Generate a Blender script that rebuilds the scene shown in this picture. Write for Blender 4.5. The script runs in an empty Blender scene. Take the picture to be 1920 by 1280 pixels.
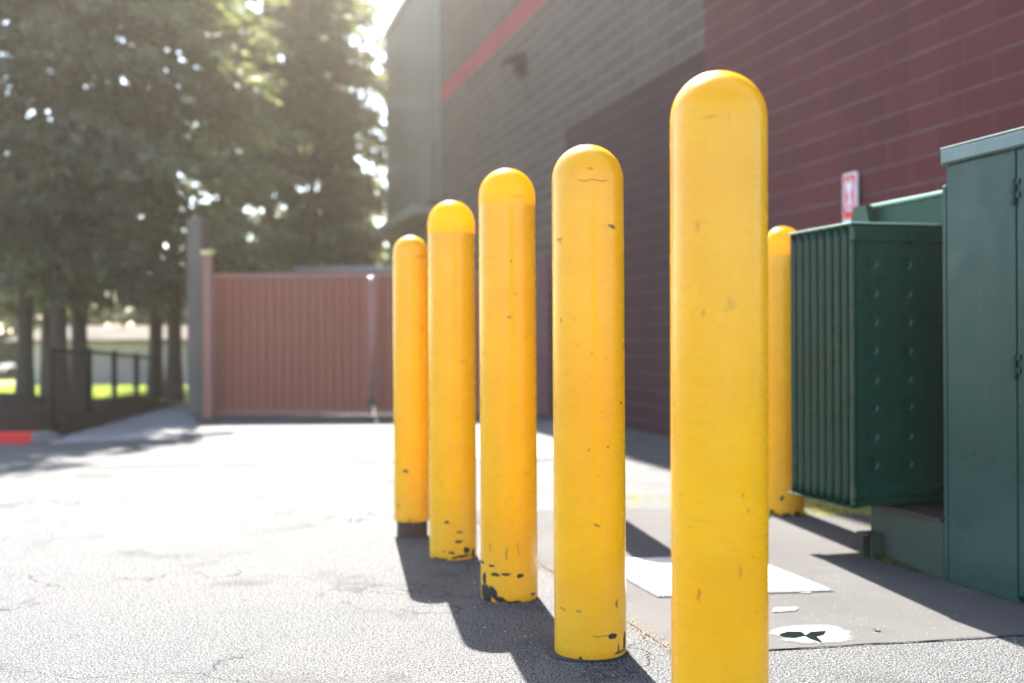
import bpy, bmesh, math, random
from mathutils import Vector, Matrix, noise as mnoise
R = math.radians
random.seed(7)
scene = bpy.context.scene
col = scene.collection

# ------------------------------------------------------------------ camera
F = 2150.0                      # focal length in pixels of the 1920 wide photograph
ROLL, PITCH = R(0.36), math.atan(4 / F)
CAM = Vector((0, 0, 1.0))
right = Vector((math.cos(ROLL), 0, -math.sin(ROLL)))
up0 = Vector((math.sin(ROLL), 0, math.cos(ROLL)))
fwd = (Vector((0, 1, 0)) * math.cos(PITCH) - up0 * math.sin(PITCH)).normalized()
up = right.cross(fwd).normalized()

def ray(px, py): return fwd + right * ((px - 960) / F) + up * ((640 - py) / F)
def G(px, py, z=0.0):
    d = ray(px, py); t = (z - CAM.z) / d.z
    return CAM + d * t
def P(px, py, Y):
    d = ray(px, py); return CAM + d * (Y / d.y)
def onplane(px, py, p0, n):
    d = ray(px, py); return CAM + d * ((p0 - CAM).dot(n) / d.dot(n))

cam = bpy.data.cameras.new('camera'); cam_o = bpy.data.objects.new('camera', cam); col.objects.link(cam_o)
m = Matrix((right, up, -fwd)).transposed().to_4x4(); m.translation = CAM
cam_o.matrix_world = m
cam.sensor_width = 36; cam.lens = F / 1920 * 36; cam.clip_end = 3000; cam.clip_start = 0.05
cam.dof.use_dof = True; cam.dof.focus_distance = 3.45; cam.dof.aperture_fstop = 1.55
scene.camera = cam_o

# ------------------------------------------------------------------ materials
def lin(c): return tuple(c) + (1.0,) if len(c) == 3 else c
class NT:
    def __init__(s, name):
        s.m = bpy.data.materials.new(name); s.m.use_nodes = True
        s.t = s.m.node_tree; s.n = s.t.nodes
        s.b = s.n['Principled BSDF']; s.out = s.n['Material Output']
        s.tc = s.n.new('ShaderNodeTexCoord')
    def new(s, k, **kw):
        x = s.n.new('ShaderNode' + k)
        for a, v in kw.items(): setattr(x, a, v)
        return x
    def put(s, sock, v):
        if isinstance(v, bpy.types.NodeSocket): s.t.links.new(v, sock)
        elif isinstance(v, (tuple, list)) and sock.type == 'RGBA': sock.default_value = lin(v)
        else: sock.default_value = v
    def math(s, op, a, b=0.0, c=None, clamp=False):
        x = s.new('Math', operation=op, use_clamp=clamp); s.put(x.inputs[0], a); s.put(x.inputs[1], b)
        if c is not None: s.put(x.inputs[2], c)
        return x.outputs[0]
    def noise(s, scale, detail=4, rough=0.55, vec=None, dist=0.0):
        x = s.new('TexNoise'); x.inputs['Scale'].default_value = scale; x.inputs['Detail'].default_value = detail
        x.inputs['Roughness'].default_value = rough; x.inputs['Distortion'].default_value = dist
        s.t.links.new(vec or s.tc.outputs['Object'], x.inputs['Vector']); return x.outputs['Fac']
    def ramp(s, fac, lo, hi, a=0.0, b=1.0):
        x = s.new('MapRange'); s.put(x.inputs[0], fac)
        for i, v in enumerate((lo, hi, a, b)): s.put(x.inputs[i + 1], v)
        return x.outputs[0]
    def mix(s, fac, a, b, mode='MIX'):
        x = s.new('Mix', data_type='RGBA', blend_type=mode); s.put(x.inputs[0], fac); s.put(x.inputs[6], a); s.put(x.inputs[7], b)
        return x.outputs[2]
    def map(s, vec, scale=(1, 1, 1), loc=(0, 0, 0), rot=(0, 0, 0)):
        x = s.new('Mapping'); s.put(x.inputs['Vector'], vec); x.inputs['Scale'].default_value = scale
        x.inputs['Location'].default_value = loc; x.inputs['Rotation'].default_value = rot
        return x.outputs[0]
    def bump(s, h, strength=0.3, dist=0.01):
        x = s.new('Bump'); x.inputs['Strength'].default_value = strength; x.inputs['Distance'].default_value = dist
        s.put(x.inputs['Height'], h); s.t.links.new(x.outputs[0], s.b.inputs['Normal']); return x.outputs[0]
    def set(s, **kw):
        for k, v in kw.items(): s.put(s.b.inputs[k.replace('_', ' ')], v)
        return s

def simple(name, c, rough=0.6, metal=0.0, var=0.15, scale=6.0, bump=0.0, bscale=60.0, spec=0.5):
    t = NT(name)
    n = t.noise(scale, 5)
    dark = tuple(x * (1 - var) for x in c); light = tuple(min(1, x * (1 + var)) for x in c)
    t.set(Base_Color=t.mix(n, dark, light), Metallic=metal)
    t.put(t.b.inputs['Roughness'], t.ramp(t.noise(scale * 2.3, 3), 0.3, 0.7, max(0, rough - .08), min(1, rough + .08)))
    t.b.inputs['Specular IOR Level'].default_value = spec
    if bump: t.bump(t.noise(bscale, 4), bump, 0.01)
    return t.m

def asphalt_mat():
    t = NT('asphalt'); v = t.tc.outputs['Object']
    big = t.noise(0.55, 5, 0.6); mid = t.noise(6, 5, 0.6)
    vo = t.new('TexVoronoi'); vo.inputs['Scale'].default_value = 120; t.put(vo.inputs['Vector'], v)
    grain = t.noise(210, 3, 0.7)
    stones = t.ramp(vo.outputs['Color'], 0.0, 1.0)
    c = t.mix(t.ramp(big, 0.38, 0.62), (0.027, 0.033, 0.033), (0.054, 0.053, 0.052))
    c = t.mix(t.ramp(mid, 0.35, 0.7, 0, 0.35), c, (0.075, 0.073, 0.071))
    c = t.mix(t.ramp(grain, 0.47, 0.58, 0, 0.95), c, (0.235, 0.232, 0.227))
    c = t.mix(t.ramp(t.noise(130, 3, 0.65, t.map(v, loc=(3, 7, 1))), 0.50, 0.57, 0, 0.95), c, (0.005, 0.006, 0.007))
    c = t.mix(t.ramp(t.noise(48, 4, 0.7, t.map(v, loc=(13, 2, 1))), 0.57, 0.68, 0, 0.8), c, (0.008, 0.008, 0.009))
    # hairline cracks
    vc = t.new('TexVoronoi', feature='DISTANCE_TO_EDGE'); vc.inputs['Scale'].default_value = 0.9
    x = t.new('VectorMath', operation='ADD'); t.put(x.inputs[0], v)
    nn = t.new('TexNoise'); nn.inputs['Scale'].default_value = 2.2; nn.inputs['Detail'].default_value = 6; t.put(nn.inputs['Vector'], v)
    t.put(x.inputs[1], nn.outputs['Color']); t.put(vc.inputs['Vector'], x.outputs[0])
    crack = t.math('MULTIPLY', t.ramp(vc.outputs['Distance'], 0.0, 0.006, 1, 0), t.ramp(t.noise(0.8, 3), 0.42, 0.54), clamp=True)
    c = t.mix(t.math('MULTIPLY', crack, 0.5), c, (0.005, 0.005, 0.005))
    c = t.mix(t.ramp(t.noise(2.1, 4, .6, t.map(v, loc=(31, 4, 0))), 0.56, 0.70, 0, 0.55), c, (0.022, 0.022, 0.022))
    t.set(Base_Color=c, Roughness=t.ramp(grain, 0.3, 0.7, 0.58, 0.78))
    t.b.inputs['Specular IOR Level'].default_value = 0.095
    h = t.math('ADD', t.math('MULTIPLY', vo.outputs['Distance'], -0.9), t.math('MULTIPLY', grain, 0.8))
    h = t.math('SUBTRACT', h, t.math('MULTIPLY', crack, 2.0))
    t.bump(h, 0.9, 0.007)
    return t.m

def pad_mat():
    t = NT('old_paving'); v = t.tc.outputs['Object']
    c = t.mix(t.ramp(t.noise(1.4, 5, 0.6), 0.3, 0.7), (0.045, 0.043, 0.041), (0.067, 0.064, 0.061))
    c = t.mix(t.ramp(t.noise(260, 3, 0.7), 0.5, 0.62, 0, 0.6), c, (0.095, 0.088, 0.08))
    c = t.mix(t.ramp(t.noise(90, 2), 0.70, 0.76), c, (0.26, 0.25, 0.23))
    c = t.mix(t.ramp(t.noise(3.0, 4, .6, t.map(v, loc=(5, 1, 0))), 0.55, 0.75, 0, .5), c, (0.036, 0.033, 0.031))
    t.set(Base_Color=c, Roughness=0.9); t.b.inputs['Specular IOR Level'].default_value = 0.12
    t.bump(t.noise(220, 3, 0.7), 0.35, 0.004); return t.m

def concrete_mat(name='concrete', c1=(0.20, 0.195, 0.185), c2=(0.30, 0.29, 0.275)):
    t = NT(name)
    c = t.mix(t.ramp(t.noise(2.2, 6, 0.6), 0.3, 0.7), c1, c2)
    c = t.mix(t.ramp(t.noise(60, 3), 0.6, 0.75, 0, 0.4), c, (0.12, 0.115, 0.11))
    t.set(Base_Color=c, Roughness=0.85); t.bump(t.noise(90, 4), 0.3, 0.004); return t.m

CW, CH = 0.556, 0.1717
def block_mat(name, base, dark, light, mortar, mort_amt, line=0.007, vert=.38):
    """coursed block wall; local X runs along the wall, local Z is height (the course lines start at 3.73)."""
    t = NT(name)
    sep = t.new('SeparateXYZ'); t.put(sep.inputs[0], t.tc.outputs['Object'])
    cmb = t.new('CombineXYZ'); t.put(cmb.inputs[0], sep.outputs[0]); t.put(cmb.inputs[1], t.math('SUBTRACT', sep.outputs[2], 3.73 - 40 * CH))
    br = t.new('TexBrick'); t.put(br.inputs['Vector'], cmb.outputs[0])
    br.inputs['Scale'].default_value = 1.0; br.inputs['Brick Width'].default_value = CW; br.inputs['Row Height'].default_value = CH
    br.inputs['Mortar Size'].default_value = line; br.inputs['Mortar Smooth'].default_value = 0.4
    br.inputs['Color1'].default_value = (0, 0, 0, 1); br.inputs['Color2'].default_value = (1, 1, 1, 1); br.inputs['Mortar'].default_value = (.5, .5, .5, 1)
    br.offset = 0.5
    c = t.mix(br.outputs['Color'], dark, light)
    c = t.mix(t.ramp(t.noise(1.1, 5, .6), .35, .7, 0, .5), c, base)
    # split face texture
    fine = t.noise(38, 6, .7)
    c = t.mix(t.ramp(fine, .3, .75, 0, .45), c, tuple(x * .6 for x in base))
    # horizontal joints stand out, vertical ones less
    zz = t.math('FRACT', t.math('DIVIDE', t.math('SUBTRACT', sep.outputs[2], 3.73 - 40 * CH), CH))
    hj = t.math('MAXIMUM', t.ramp(zz, 0.02, 0.12, 1, 0), t.ramp(zz, 0.90, 0.98, 0, 1))
    hj = t.math('MULTIPLY', hj, t.ramp(t.noise(1.7, 4, .6, t.map(t.tc.outputs['Object'], scale=(1, 1, 6))), .33, .55, .25, 1), clamp=True)
    # centre score of every block
    xx = t.math('FRACT', t.math('DIVIDE', sep.outputs[0], CW / 2))
    sc = t.ramp(t.math('ABSOLUTE', t.math('SUBTRACT', xx, .5)), .465, .5, 0, .3)
    f = t.math('MAXIMUM', t.math('MULTIPLY', hj, mort_amt), t.math('MULTIPLY', t.math('MAXIMUM', br.outputs['Fac'], sc), mort_amt * vert), clamp=True)
    c = t.mix(f, c, mortar)
    st = t.noise(1.6, 6, .7, t.map(t.tc.outputs['Object'], scale=(1.6, 1, .12)))
    c = t.mix(t.ramp(st, .48, .74, 0, .35), c, tuple(x * .45 for x in base))
    t.set(Base_Color=c, Roughness=0.9); t.b.inputs['Specular IOR Level'].default_value = 0.15
    h = t.math('SUBTRACT', t.math('MULTIPLY', fine, .6), t.math('MAXIMUM', hj, br.outputs['Fac']))
    t.bump(h, 0.6, 0.012)
    return t.m

def foliage_mat(name, c, c2, trans=0.35):
    t = NT(name)
    oi = t.new('ObjectInfo'); gi = t.new('NewGeometry')
    k = t.math('ADD', t.math('MULTIPLY', gi.outputs['Random Per Island'], .7), t.math('MULTIPLY', t.noise(1.4, 3), .5), clamp=True)
    cc = t.mix(k, c, c2)
    t.set(Base_Color=cc, Roughness=0.55); t.b.inputs['Specular IOR Level'].default_value = 0.3
    tr = t.new('BsdfTranslucent'); t.put(tr.inputs[0], t.mix(1.0, cc, (1.4, 1.45, .85), 'MULTIPLY'))
    mx = t.new('MixShader'); mx.inputs[0].default_value = trans
    t.put(mx.inputs[1], t.b.outputs[0]); t.put(mx.inputs[2], tr.outputs[0]); t.put(t.out.inputs[0], mx.outputs[0])
    return t.m

# ------------------------------------------------------------------ mesh helpers
def link(name, me, mat=None, parent=None, smooth=False):
    o = bpy.data.objects.new(name, me); col.objects.link(o)
    if mat: me.materials.append(mat)
    if parent: o.parent = parent
    if smooth:
        for p in me.polygons: p.use_smooth = True
    return o
def tag(o, label=None, cat=None, group=None, kind=None):
    for k, v in (('label', label), ('category', cat), ('group', group), ('kind', kind)):
        if v: o[k] = v
    return o
def empty(name, loc=(0, 0, 0), rz=0.0, mat=None):
    o = bpy.data.objects.new(name, None); col.objects.link(o); o.empty_display_size = .2
    if mat is not None: o.matrix_world = mat
    else: o.location = loc; o.rotation_euler = (0, 0, rz)
    return o
def bm_mesh(bm, name):
    bmesh.ops.recalc_face_normals(bm, faces=bm.faces)
    me = bpy.data.meshes.new(name); bm.to_mesh(me); bm.free(); return me
def abox(bm, x0, x1, y0, y1, z0, z1, bev=0.0):
    v = [bm.verts.new((x, y, z)) for x in (x0, x1) for y in (y0, y1) for z in (z0, z1)]
    fs = [bm.faces.new([v[i] for i in f]) for f in ((0, 1, 3, 2), (4, 6, 7, 5), (0, 4, 5, 1), (2, 3, 7, 6), (0, 2, 6, 4), (1, 5, 7, 3))]
    if bev:
        es = list({e for f in fs for e in f.edges})
        bmesh.ops.bevel(bm, geom=es, offset=bev, segments=2, affect='EDGES', profile=.5)
def box(name, b, mat, parent=None, bev=0.0):
    bm = bmesh.new(); abox(bm, *b, bev=bev); return link(name, bm_mesh(bm, name), mat, parent)
def cyl(bm, p, q, r0, r1=None, n=12, cap=True):
    p = Vector(p); q = Vector(q); r1 = r0 if r1 is None else r1
    d = (q - p).normalized(); a = d.orthogonal().normalized(); b = d.cross(a)
    A = [bm.verts.new(p + (a * math.cos(2 * math.pi * i / n) + b * math.sin(2 * math.pi * i / n)) * r0) for i in range(n)]
    B = [bm.verts.new(q + (a * math.cos(2 * math.pi * i / n) + b * math.sin(2 * math.pi * i / n)) * r1) for i in range(n)]
    for i in range(n): bm.faces.new((A[i], A[(i + 1) % n], B[(i + 1) % n], B[i]))
    if cap: bm.faces.new(A[::-1]); bm.faces.new(B)
def lathe(bm, prof, n=96, cap=False):
    rings = []
    for r, z in prof:
        if r < 1e-5: rings.append([bm.verts.new((0, 0, z))]); continue
        rings.append([bm.verts.new((r * math.cos(2 * math.pi * i / n), r * math.sin(2 * math.pi * i / n), z)) for i in range(n)])
    for A, B in zip(rings, rings[1:]):
        for i in range(n):
            j = (i + 1) % n
            if len(B) == 1: bm.faces.new((A[i], A[j], B[0]))
            elif len(A) == 1: bm.faces.new((A[0], B[j], B[i]))
            else: bm.faces.new((A[i], A[j], B[j], B[i]))
def prism(name, pts, z0, z1, mat, parent=None, bev=0):
    bm = bmesh.new()
    A = [bm.verts.new((p[0], p[1], z0)) for p in pts]; B = [bm.verts.new((p[0], p[1], z1)) for p in pts]
    n = len(pts)
    bm.faces.new(A[::-1]); bm.faces.new(B)
    for i in range(n): bm.faces.new((A[i], A[(i + 1) % n], B[(i + 1) % n], B[i]))
    if bev: bmesh.ops.bevel(bm, geom=[e for e in bm.edges if all(v.co.z > z1 - 1e-5 for v in e.verts)], offset=bev, segments=3, affect='EDGES')
    return link(name, bm_mesh(bm, name), mat, parent)
def sheet(name, pts, z, mat, parent=None):
    bm = bmesh.new(); bm.faces.new([bm.verts.new((p[0], p[1], z)) for p in pts])
    me = bm_mesh(bm, name); o = link(name, me, mat, parent)
    if me.polygons[0].normal.z < 0: me.flip_normals()
    return o
def ragged(pts, step=.04, amp=.008, seed=0):
    """a ground outline with slightly uneven edges"""
    out = []; n = len(pts)
    for i in range(n):
        a = Vector(pts[i][:2]); b = Vector(pts[(i + 1) % n][:2]); L = (b - a).length; k = max(1, int(L / step))
        nrm = Vector((-(b - a).y, (b - a).x)) / max(L, 1e-6)
        for j in range(k):
            p = a.lerp(b, j / k); w = mnoise.noise(Vector((p.x * 9 + seed, p.y * 9, seed))) + .5 * mnoise.noise(Vector((p.x * 31, p.y * 31, seed)))
            out.append(p + nrm * (w * amp if j else 0))
    return out

# ------------------------------------------------------------------ ground sheets
M_asph = asphalt_mat(); M_pad = pad_mat(); M_conc = concrete_mat()
bm = bmesh.new()
xs = [-600, -60, -20, -8, 0, 8, 20, 60, 600]; ys = [-200, -20, 0, 10, 20, 40, 80, 900]
g = [[bm.verts.new((x, y, 0)) for x in xs] for y in ys]
for j in range(len(ys) - 1):
    for i in range(len(xs) - 1): bm.faces.new((g[j][i], g[j][i + 1], g[j + 1][i + 1], g[j + 1][i]))
tag(link('ground', bm_mesh(bm, 'ground'), M_asph), kind='structure')

WD = Vector((-580 / F, 1, 0)).normalized()         # direction in which the wall runs away
WN = Vector((WD.y, -WD.x, 0))                        # to the right of it, into the building
def along(p, k): return p + WD * k
# paved pad round the transformer: left edge runs parallel with the wall
pl = G(1175, 1165)
def line_int(p, d, q, e):                            # intersection of p+t d and q+s e in plan
    den = d.x * e.y - d.y * e.x; t = ((q.x - p.x) * e.y - (q.y - p.y) * e.x) / den
    return p + d * t
fr0, fr1 = G(1445, 1217), G(1920, 1190)
c_fl = line_int(pl, WD, fr0, (fr1 - fr0)); back = G(1600, 951)
c_bl = line_int(pl, WD, back, Vector((1, .02, 0)))
pad = [c_fl, fr0.lerp(fr0, 0), fr0 + (fr1 - fr0) * 4.0, back + Vector((3.6, .08, 0)), c_bl]
tag(sheet('paved_pad', ragged(pad, .03, .007, 3), .004, M_pad), kind='structure')
# dark joint along the front of the pad
nd = (fr1 - fr0).normalized(); no = Vector((nd.y, -nd.x, 0))
jt = [c_fl + no * .002, fr0 + (fr1 - fr0) * 4 + no * .002, fr0 + (fr1 - fr0) * 4 + no * .016, c_fl + no * .013]
tag(sheet('pavement_joint', ragged(jt, .03, .005, 8), .0055, simple('tar_joint', (.02, .02, .02), .9)), kind='structure')

# apron before the gate, a slightly greyer strip
ap = [G(398, 868), G(1300, 852), G(1100, 786), G(400, 792)]
tag(sheet('driveway', ragged([along(ap[0], 0), G(1180, 853), G(1060, 790), G(372, 798)], .1, .02, 5), .004, concrete_mat('apron', (.085, .084, .08), (.11, .108, .104))), kind='structure')
sm = [G(150, 872), G(640, 862), G(1250, 858), G(1250, 861), G(640, 865), G(150, 876)]
tag(sheet('pavement_crack', ragged(sm, .1, .02, 2), .0085, simple('tar_line', (.09, .088, .085), .9)), kind='structure')

# ------------------------------------------------------------------ bollards
def dirt_paint(name, marks, chips, seed, red=(), ztop_=9.0, glow=.5):
    pk = .96 if seed < 1.5 else .88
    """glossy yellow plastic; marks are (x/r, z, half width, half height, turn, weight)"""
    t = NT(name); ob = t.tc.outputs['Object']
    lo = t.map(ob, loc=(seed * 3.1, seed * 1.7, seed))
    c = t.mix(t.ramp(t.noise(3.2, 4, .6, lo), .3, .7), (.85 * pk, .342 * (1 + pk) / 2, .001), (.92 * pk, .415 * (1 + pk) / 2, .003))
    # vertical rubbing and handling marks
    rub = t.noise(7, 6, .7, t.map(ob, scale=(5, 5, .5), loc=(seed, 0, 0)))
    c = t.mix(t.ramp(rub, .5, .75, 0, .32), c, (.66, .37, .02))
    hor = t.noise(9, 6, .7, t.map(ob, scale=(1, 1, 14), loc=(0, seed, 0)))
    c = t.mix(t.ramp(hor, .54, .76, 0, .38), c, (.45, .28, .03))
    gr = t.math('MULTIPLY', t.ramp(t.noise(26, 5, .7, lo), .58, .74), t.ramp(t.noise(4, 3, .6, t.map(ob, loc=(seed, 2, 9))), .5, .64), clamp=True)
    c = t.mix(t.math('MULTIPLY', gr, .6), c, (.26, .17, .05))
    sep = t.new('SeparateXYZ'); t.put(sep.inputs[0], ob)
    c = t.mix(t.ramp(sep.outputs[2], 0.0, .34, .34, 0), c, (.42, .28, .05))
    scr = t.noise(11, 8, .75, t.map(ob, scale=(3, 3, .7), rot=(0, .5, 0), loc=(seed * 5, 1, 2)))
    c = t.mix(t.math('MULTIPLY', t.ramp(t.math('ABSOLUTE', t.math('SUBTRACT', scr, .5)), 0, .006, 1, 0), t.ramp(t.noise(5, 3, .6, t.map(ob, loc=(seed * 9, 0, 3))), .52, .64, 0, .5)), c, (.30, .19, .05))
    # small pinhead specks
    sp = t.new('TexVoronoi'); sp.inputs['Scale'].default_value = 34; t.put(sp.inputs['Vector'], lo)
    spk = t.math('MULTIPLY', t.ramp(sp.outputs['Distance'], .05, .085, 1, 0), t.math('GREATER_THAN', sp.outputs['Color'], .66))
    c = t.mix(t.math('MULTIPLY', spk, .75), c, (.12, .075, .02))
    # chipped paint: coarse noise against a height threshold
    n1 = t.noise(17, 7, .62, t.map(ob, scale=(1, 1, 1.9), loc=(seed * 2.3, 4, 1)))
    thr = t.math('ADD', chips, t.math('MULTIPLY', sep.outputs[2], 1.35))
    chip = t.ramp(t.math('SUBTRACT', n1, thr), 0, .02)
    dn = t.new('TexNoise'); dn.inputs['Scale'].default_value = 42; dn.inputs['Detail'].default_value = 5; t.put(dn.inputs['Vector'], ob)
    off = t.new('VectorMath', operation='MULTIPLY_ADD'); t.put(off.inputs[0], dn.outputs['Color']); off.inputs[1].default_value = (.014,) * 3
    t.put(off.inputs[2], ob)
    sub = t.new('VectorMath', operation='SUBTRACT'); t.put(sub.inputs[0], off.outputs[0]); sub.inputs[1].default_value = (.007,) * 3
    front = t.math('LESS_THAN', sep.outputs[1], 0)
    brk = t.noise(95, 5, .75, t.map(ob, scale=(1, 1, 1.6), loc=(seed, 8, 1)))
    for kind, mk in ((0, marks), (1, red)):
        acc = None
        for (x, z, hw, hh, rot, wt) in mk:
            a = t.new('VectorMath', operation='MULTIPLY'); t.put(a.inputs[0], sub.outputs[0]); a.inputs[1].default_value = (1, 0, 1)
            mp = t.new('Mapping', vector_type='TEXTURE'); t.put(mp.inputs[0], a.outputs[0])
            mp.inputs['Location'].default_value = (x, 0, z); mp.inputs['Rotation'].default_value = (0, rot, 0); mp.inputs['Scale'].default_value = (hw, 1, hh)
            ln = t.new('VectorMath', operation='LENGTH'); t.put(ln.inputs[0], mp.outputs[0])
            v = t.math('MULTIPLY', t.ramp(t.math('ADD', ln.outputs['Value'], t.math('MULTIPLY', brk, .9)), 1.14, 1.36, 1, 0), wt)
            acc = v if acc is None else t.math('MAXIMUM', acc, v)
        if acc is not None:
            acc = t.math('MULTIPLY', acc, front)
            if kind == 0: chip = t.math('MAXIMUM', chip, acc)
            else: c = t.mix(acc, c, (.55, .10, .02))
    c = t.mix(chip, c, t.mix(t.noise(60, 2), (.008, .008, .01), (.03, .026, .024)))
    t.set(Base_Color=c, Roughness=t.math('ADD', t.ramp(t.noise(12, 5, .7, lo), .3, .7, .19, .33), t.math('MULTIPLY', chip, .4)))
    t.b.inputs['Specular IOR Level'].default_value = .30
    t.bump(t.math('ADD', t.math('MULTIPLY', t.noise(5, 3, .5, lo), .35), t.math('ADD', t.math('MULTIPLY', chip, -.1), t.math('MULTIPLY', t.noise(90, 3), .012))), .5, .004)
    tr = t.new('BsdfTranslucent'); t.put(tr.inputs[0], (1.0, .60, .02))
    mx = t.new('MixShader'); t.put(mx.inputs[0], t.math('MULTIPLY', t.math('SUBTRACT', 1.0, chip), t.ramp(sep.outputs[2], ztop_ - .006, ztop_ + .004, .03, glow)))
    t.put(mx.inputs[1], t.b.outputs[0]); t.put(mx.inputs[2], tr.outputs[0]); t.put(t.out.inputs[0], mx.outputs[0])
    return t.m
M_pipe = simple('rusty_pipe', (.045, .026, .020), .8, var=.6, scale=22, bump=.5)
M_fill = simple('grout', (.25, .24, .22), .9)

BOL = [  # centre x at the top, top y, centre x at base, base y, width, pipe gap below dome, lifted sleeve, chips, label, marks, red
 (1341, 135, 1354, None, 179, .085, 0, 5.0, 'nearest and tallest looking yellow bollard, small red scuffs, base out of the picture',
  [(1373, 1072, 1.5, 13, 0, .7), (1388, 958, 2.5, 3, 0, .7), (1375, 930, 1.3, 5, .2, .6), (1305, 830, 1, 1, 0, .4), (1404, 1150, 3, 2, .6, .4), (1310, 218, 16, .8, 0, .5), (1398, 1046, 2, 2, 0, .7), (1345, 222, 1, 8, 0, .3)],
  [(1298, 1118, 2.2, 14, 0, 1), (1291, 424, 4.0, 13, 0, .45), (1300, 588, 3.2, 9, 0, .6), (1299, 541, 1.5, 16, 0, .3)]),
 (1100, 272, 1109, 1238, 134, .10, 0, .86, 'yellow bollard with a dark smudge near its top and a torn corner at its foot',
  [(1143, 423, 10, 3.5, .35, .8), (1047, 446, 6, 1.6, -.1, .9), (1047, 451, 3, 1.5, 0, .7), (1107, 338, 34, .8, 0, .7), (1102, 316, 6, 2.4, 0, .5), (1115, 985, 7, 1.6, .35, .9), (1146, 1195, 10, 5, 0, 1),
   (1126, 1192, 20, 1.0, 0, .7), (1171, 1212, 3.5, 19, 0, 1), (1160, 1227, 12, 2.5, 0, .9), (1158, 1220, 2, 9, 0, .8), (1086, 1236, 4, 5, 0, .9), (1155, 1136, 3, 9, -.2, .7), (1082, 1146, 6, 2, 0, .6), (1055, 1147, 5, 2, 0, .6), (1105, 663, 6, 3, -.7, .25), (1137, 838, 3, 2, 0, .8), (1100, 843, 2, 4, .3, .6), (1163, 757, 2, 3, 0, .9), (1048, 600, 2, 5, 0, .6)], []),
 (949, 316, 955, 1130, 106, .145, 0, .70, 'yellow bollard with the biggest black paint loss, at its lower left',
  [(912, 1118, 11, 22, -.2, 1), (925, 1112, 8, 14, -.5, 1), (938, 1124, 12, 6, .2, 1), (908, 1088, 4, 12, 0, 1), (929, 1078, 9, 4, .1, 1), (948, 1076, 10, 3, 0, 1), (976, 1080, 7, 4, -.1, 1), (922, 1063, 7, 2.5, .1, 1),
   (903, 1060, 5, 4, 0, 1), (950, 1036, 2, 14, .1, .5), (972, 1030, 2, 16, -.1, .4), (919, 1028, 1.5, 10, 0, .5), (960, 1128, 22, 2.5, 0, 1), (955, 595, 6, 1.6, 0, .8), (958, 489, 3, 2, 0, .7), (970, 368, 14, .8, 0, .7), (905, 660, 6, 1.2, -.9, .4), (1000, 1118, 5, 3, 0, .9), (967, 550, 3, 2, 0, .5)], []),
 (843, 376, 849, 1050, 88, .155, 0, .72, 'yellow bollard chipped black round its foot, its dome glowing, fourth from the front',
  [(839, 979, 5, 3, 0, 1), (863, 997, 6, 2.5, .1, 1), (862, 1015, 8, 3, 0, 1), (848, 1036, 7, 3, 0, 1), (876, 1032, 7, 6, .5, 1), (866, 1043, 20, 3, -.1, 1), (826, 1048, 16, 2, 0, 1), (888, 1040, 3, 10, 0, 1), (828, 905, 5, 1.2, .8, .6), (868, 677, 8, 1.4, -.1, .5), (834, 1034, 3, 2, 0, .8), (880, 422, 12, .8, 0, .5)], []),
 (769, 442, 772, 1008, 67, .07, .078, 5.0, 'yellow bollard whose raised sleeve leaves rusty pipe bare at the foot, farthest left',
  [(762, 883, 7, 2.2, .1, 1), (748, 950, 2, 6, 0, .6), (790, 480, 14, 1, 0, .6), (795, 615, 2, 2, 0, .7), (770, 975, 4, 4, -.8, .4)], []),
 (1463, 425, 1474, 968, 74, .165, 0, .73, 'yellow bollard behind the green radiator, weeds round its chipped foot',
  [(1461, 934, 3.5, 6, .3, 1), (1445, 960, 5, 4, .5, 1), (1470, 966, 10, 5, 0, 1), (1490, 964, 8, 6, 0, 1), (1466, 450, 2, 5, 0, .4)], []),
 (1100, 424, 1108, 962, 72, .15, 0, .75, 'yellow bollard almost hidden behind the one with the dark smudge', [], []),
]
bollards = []
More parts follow.
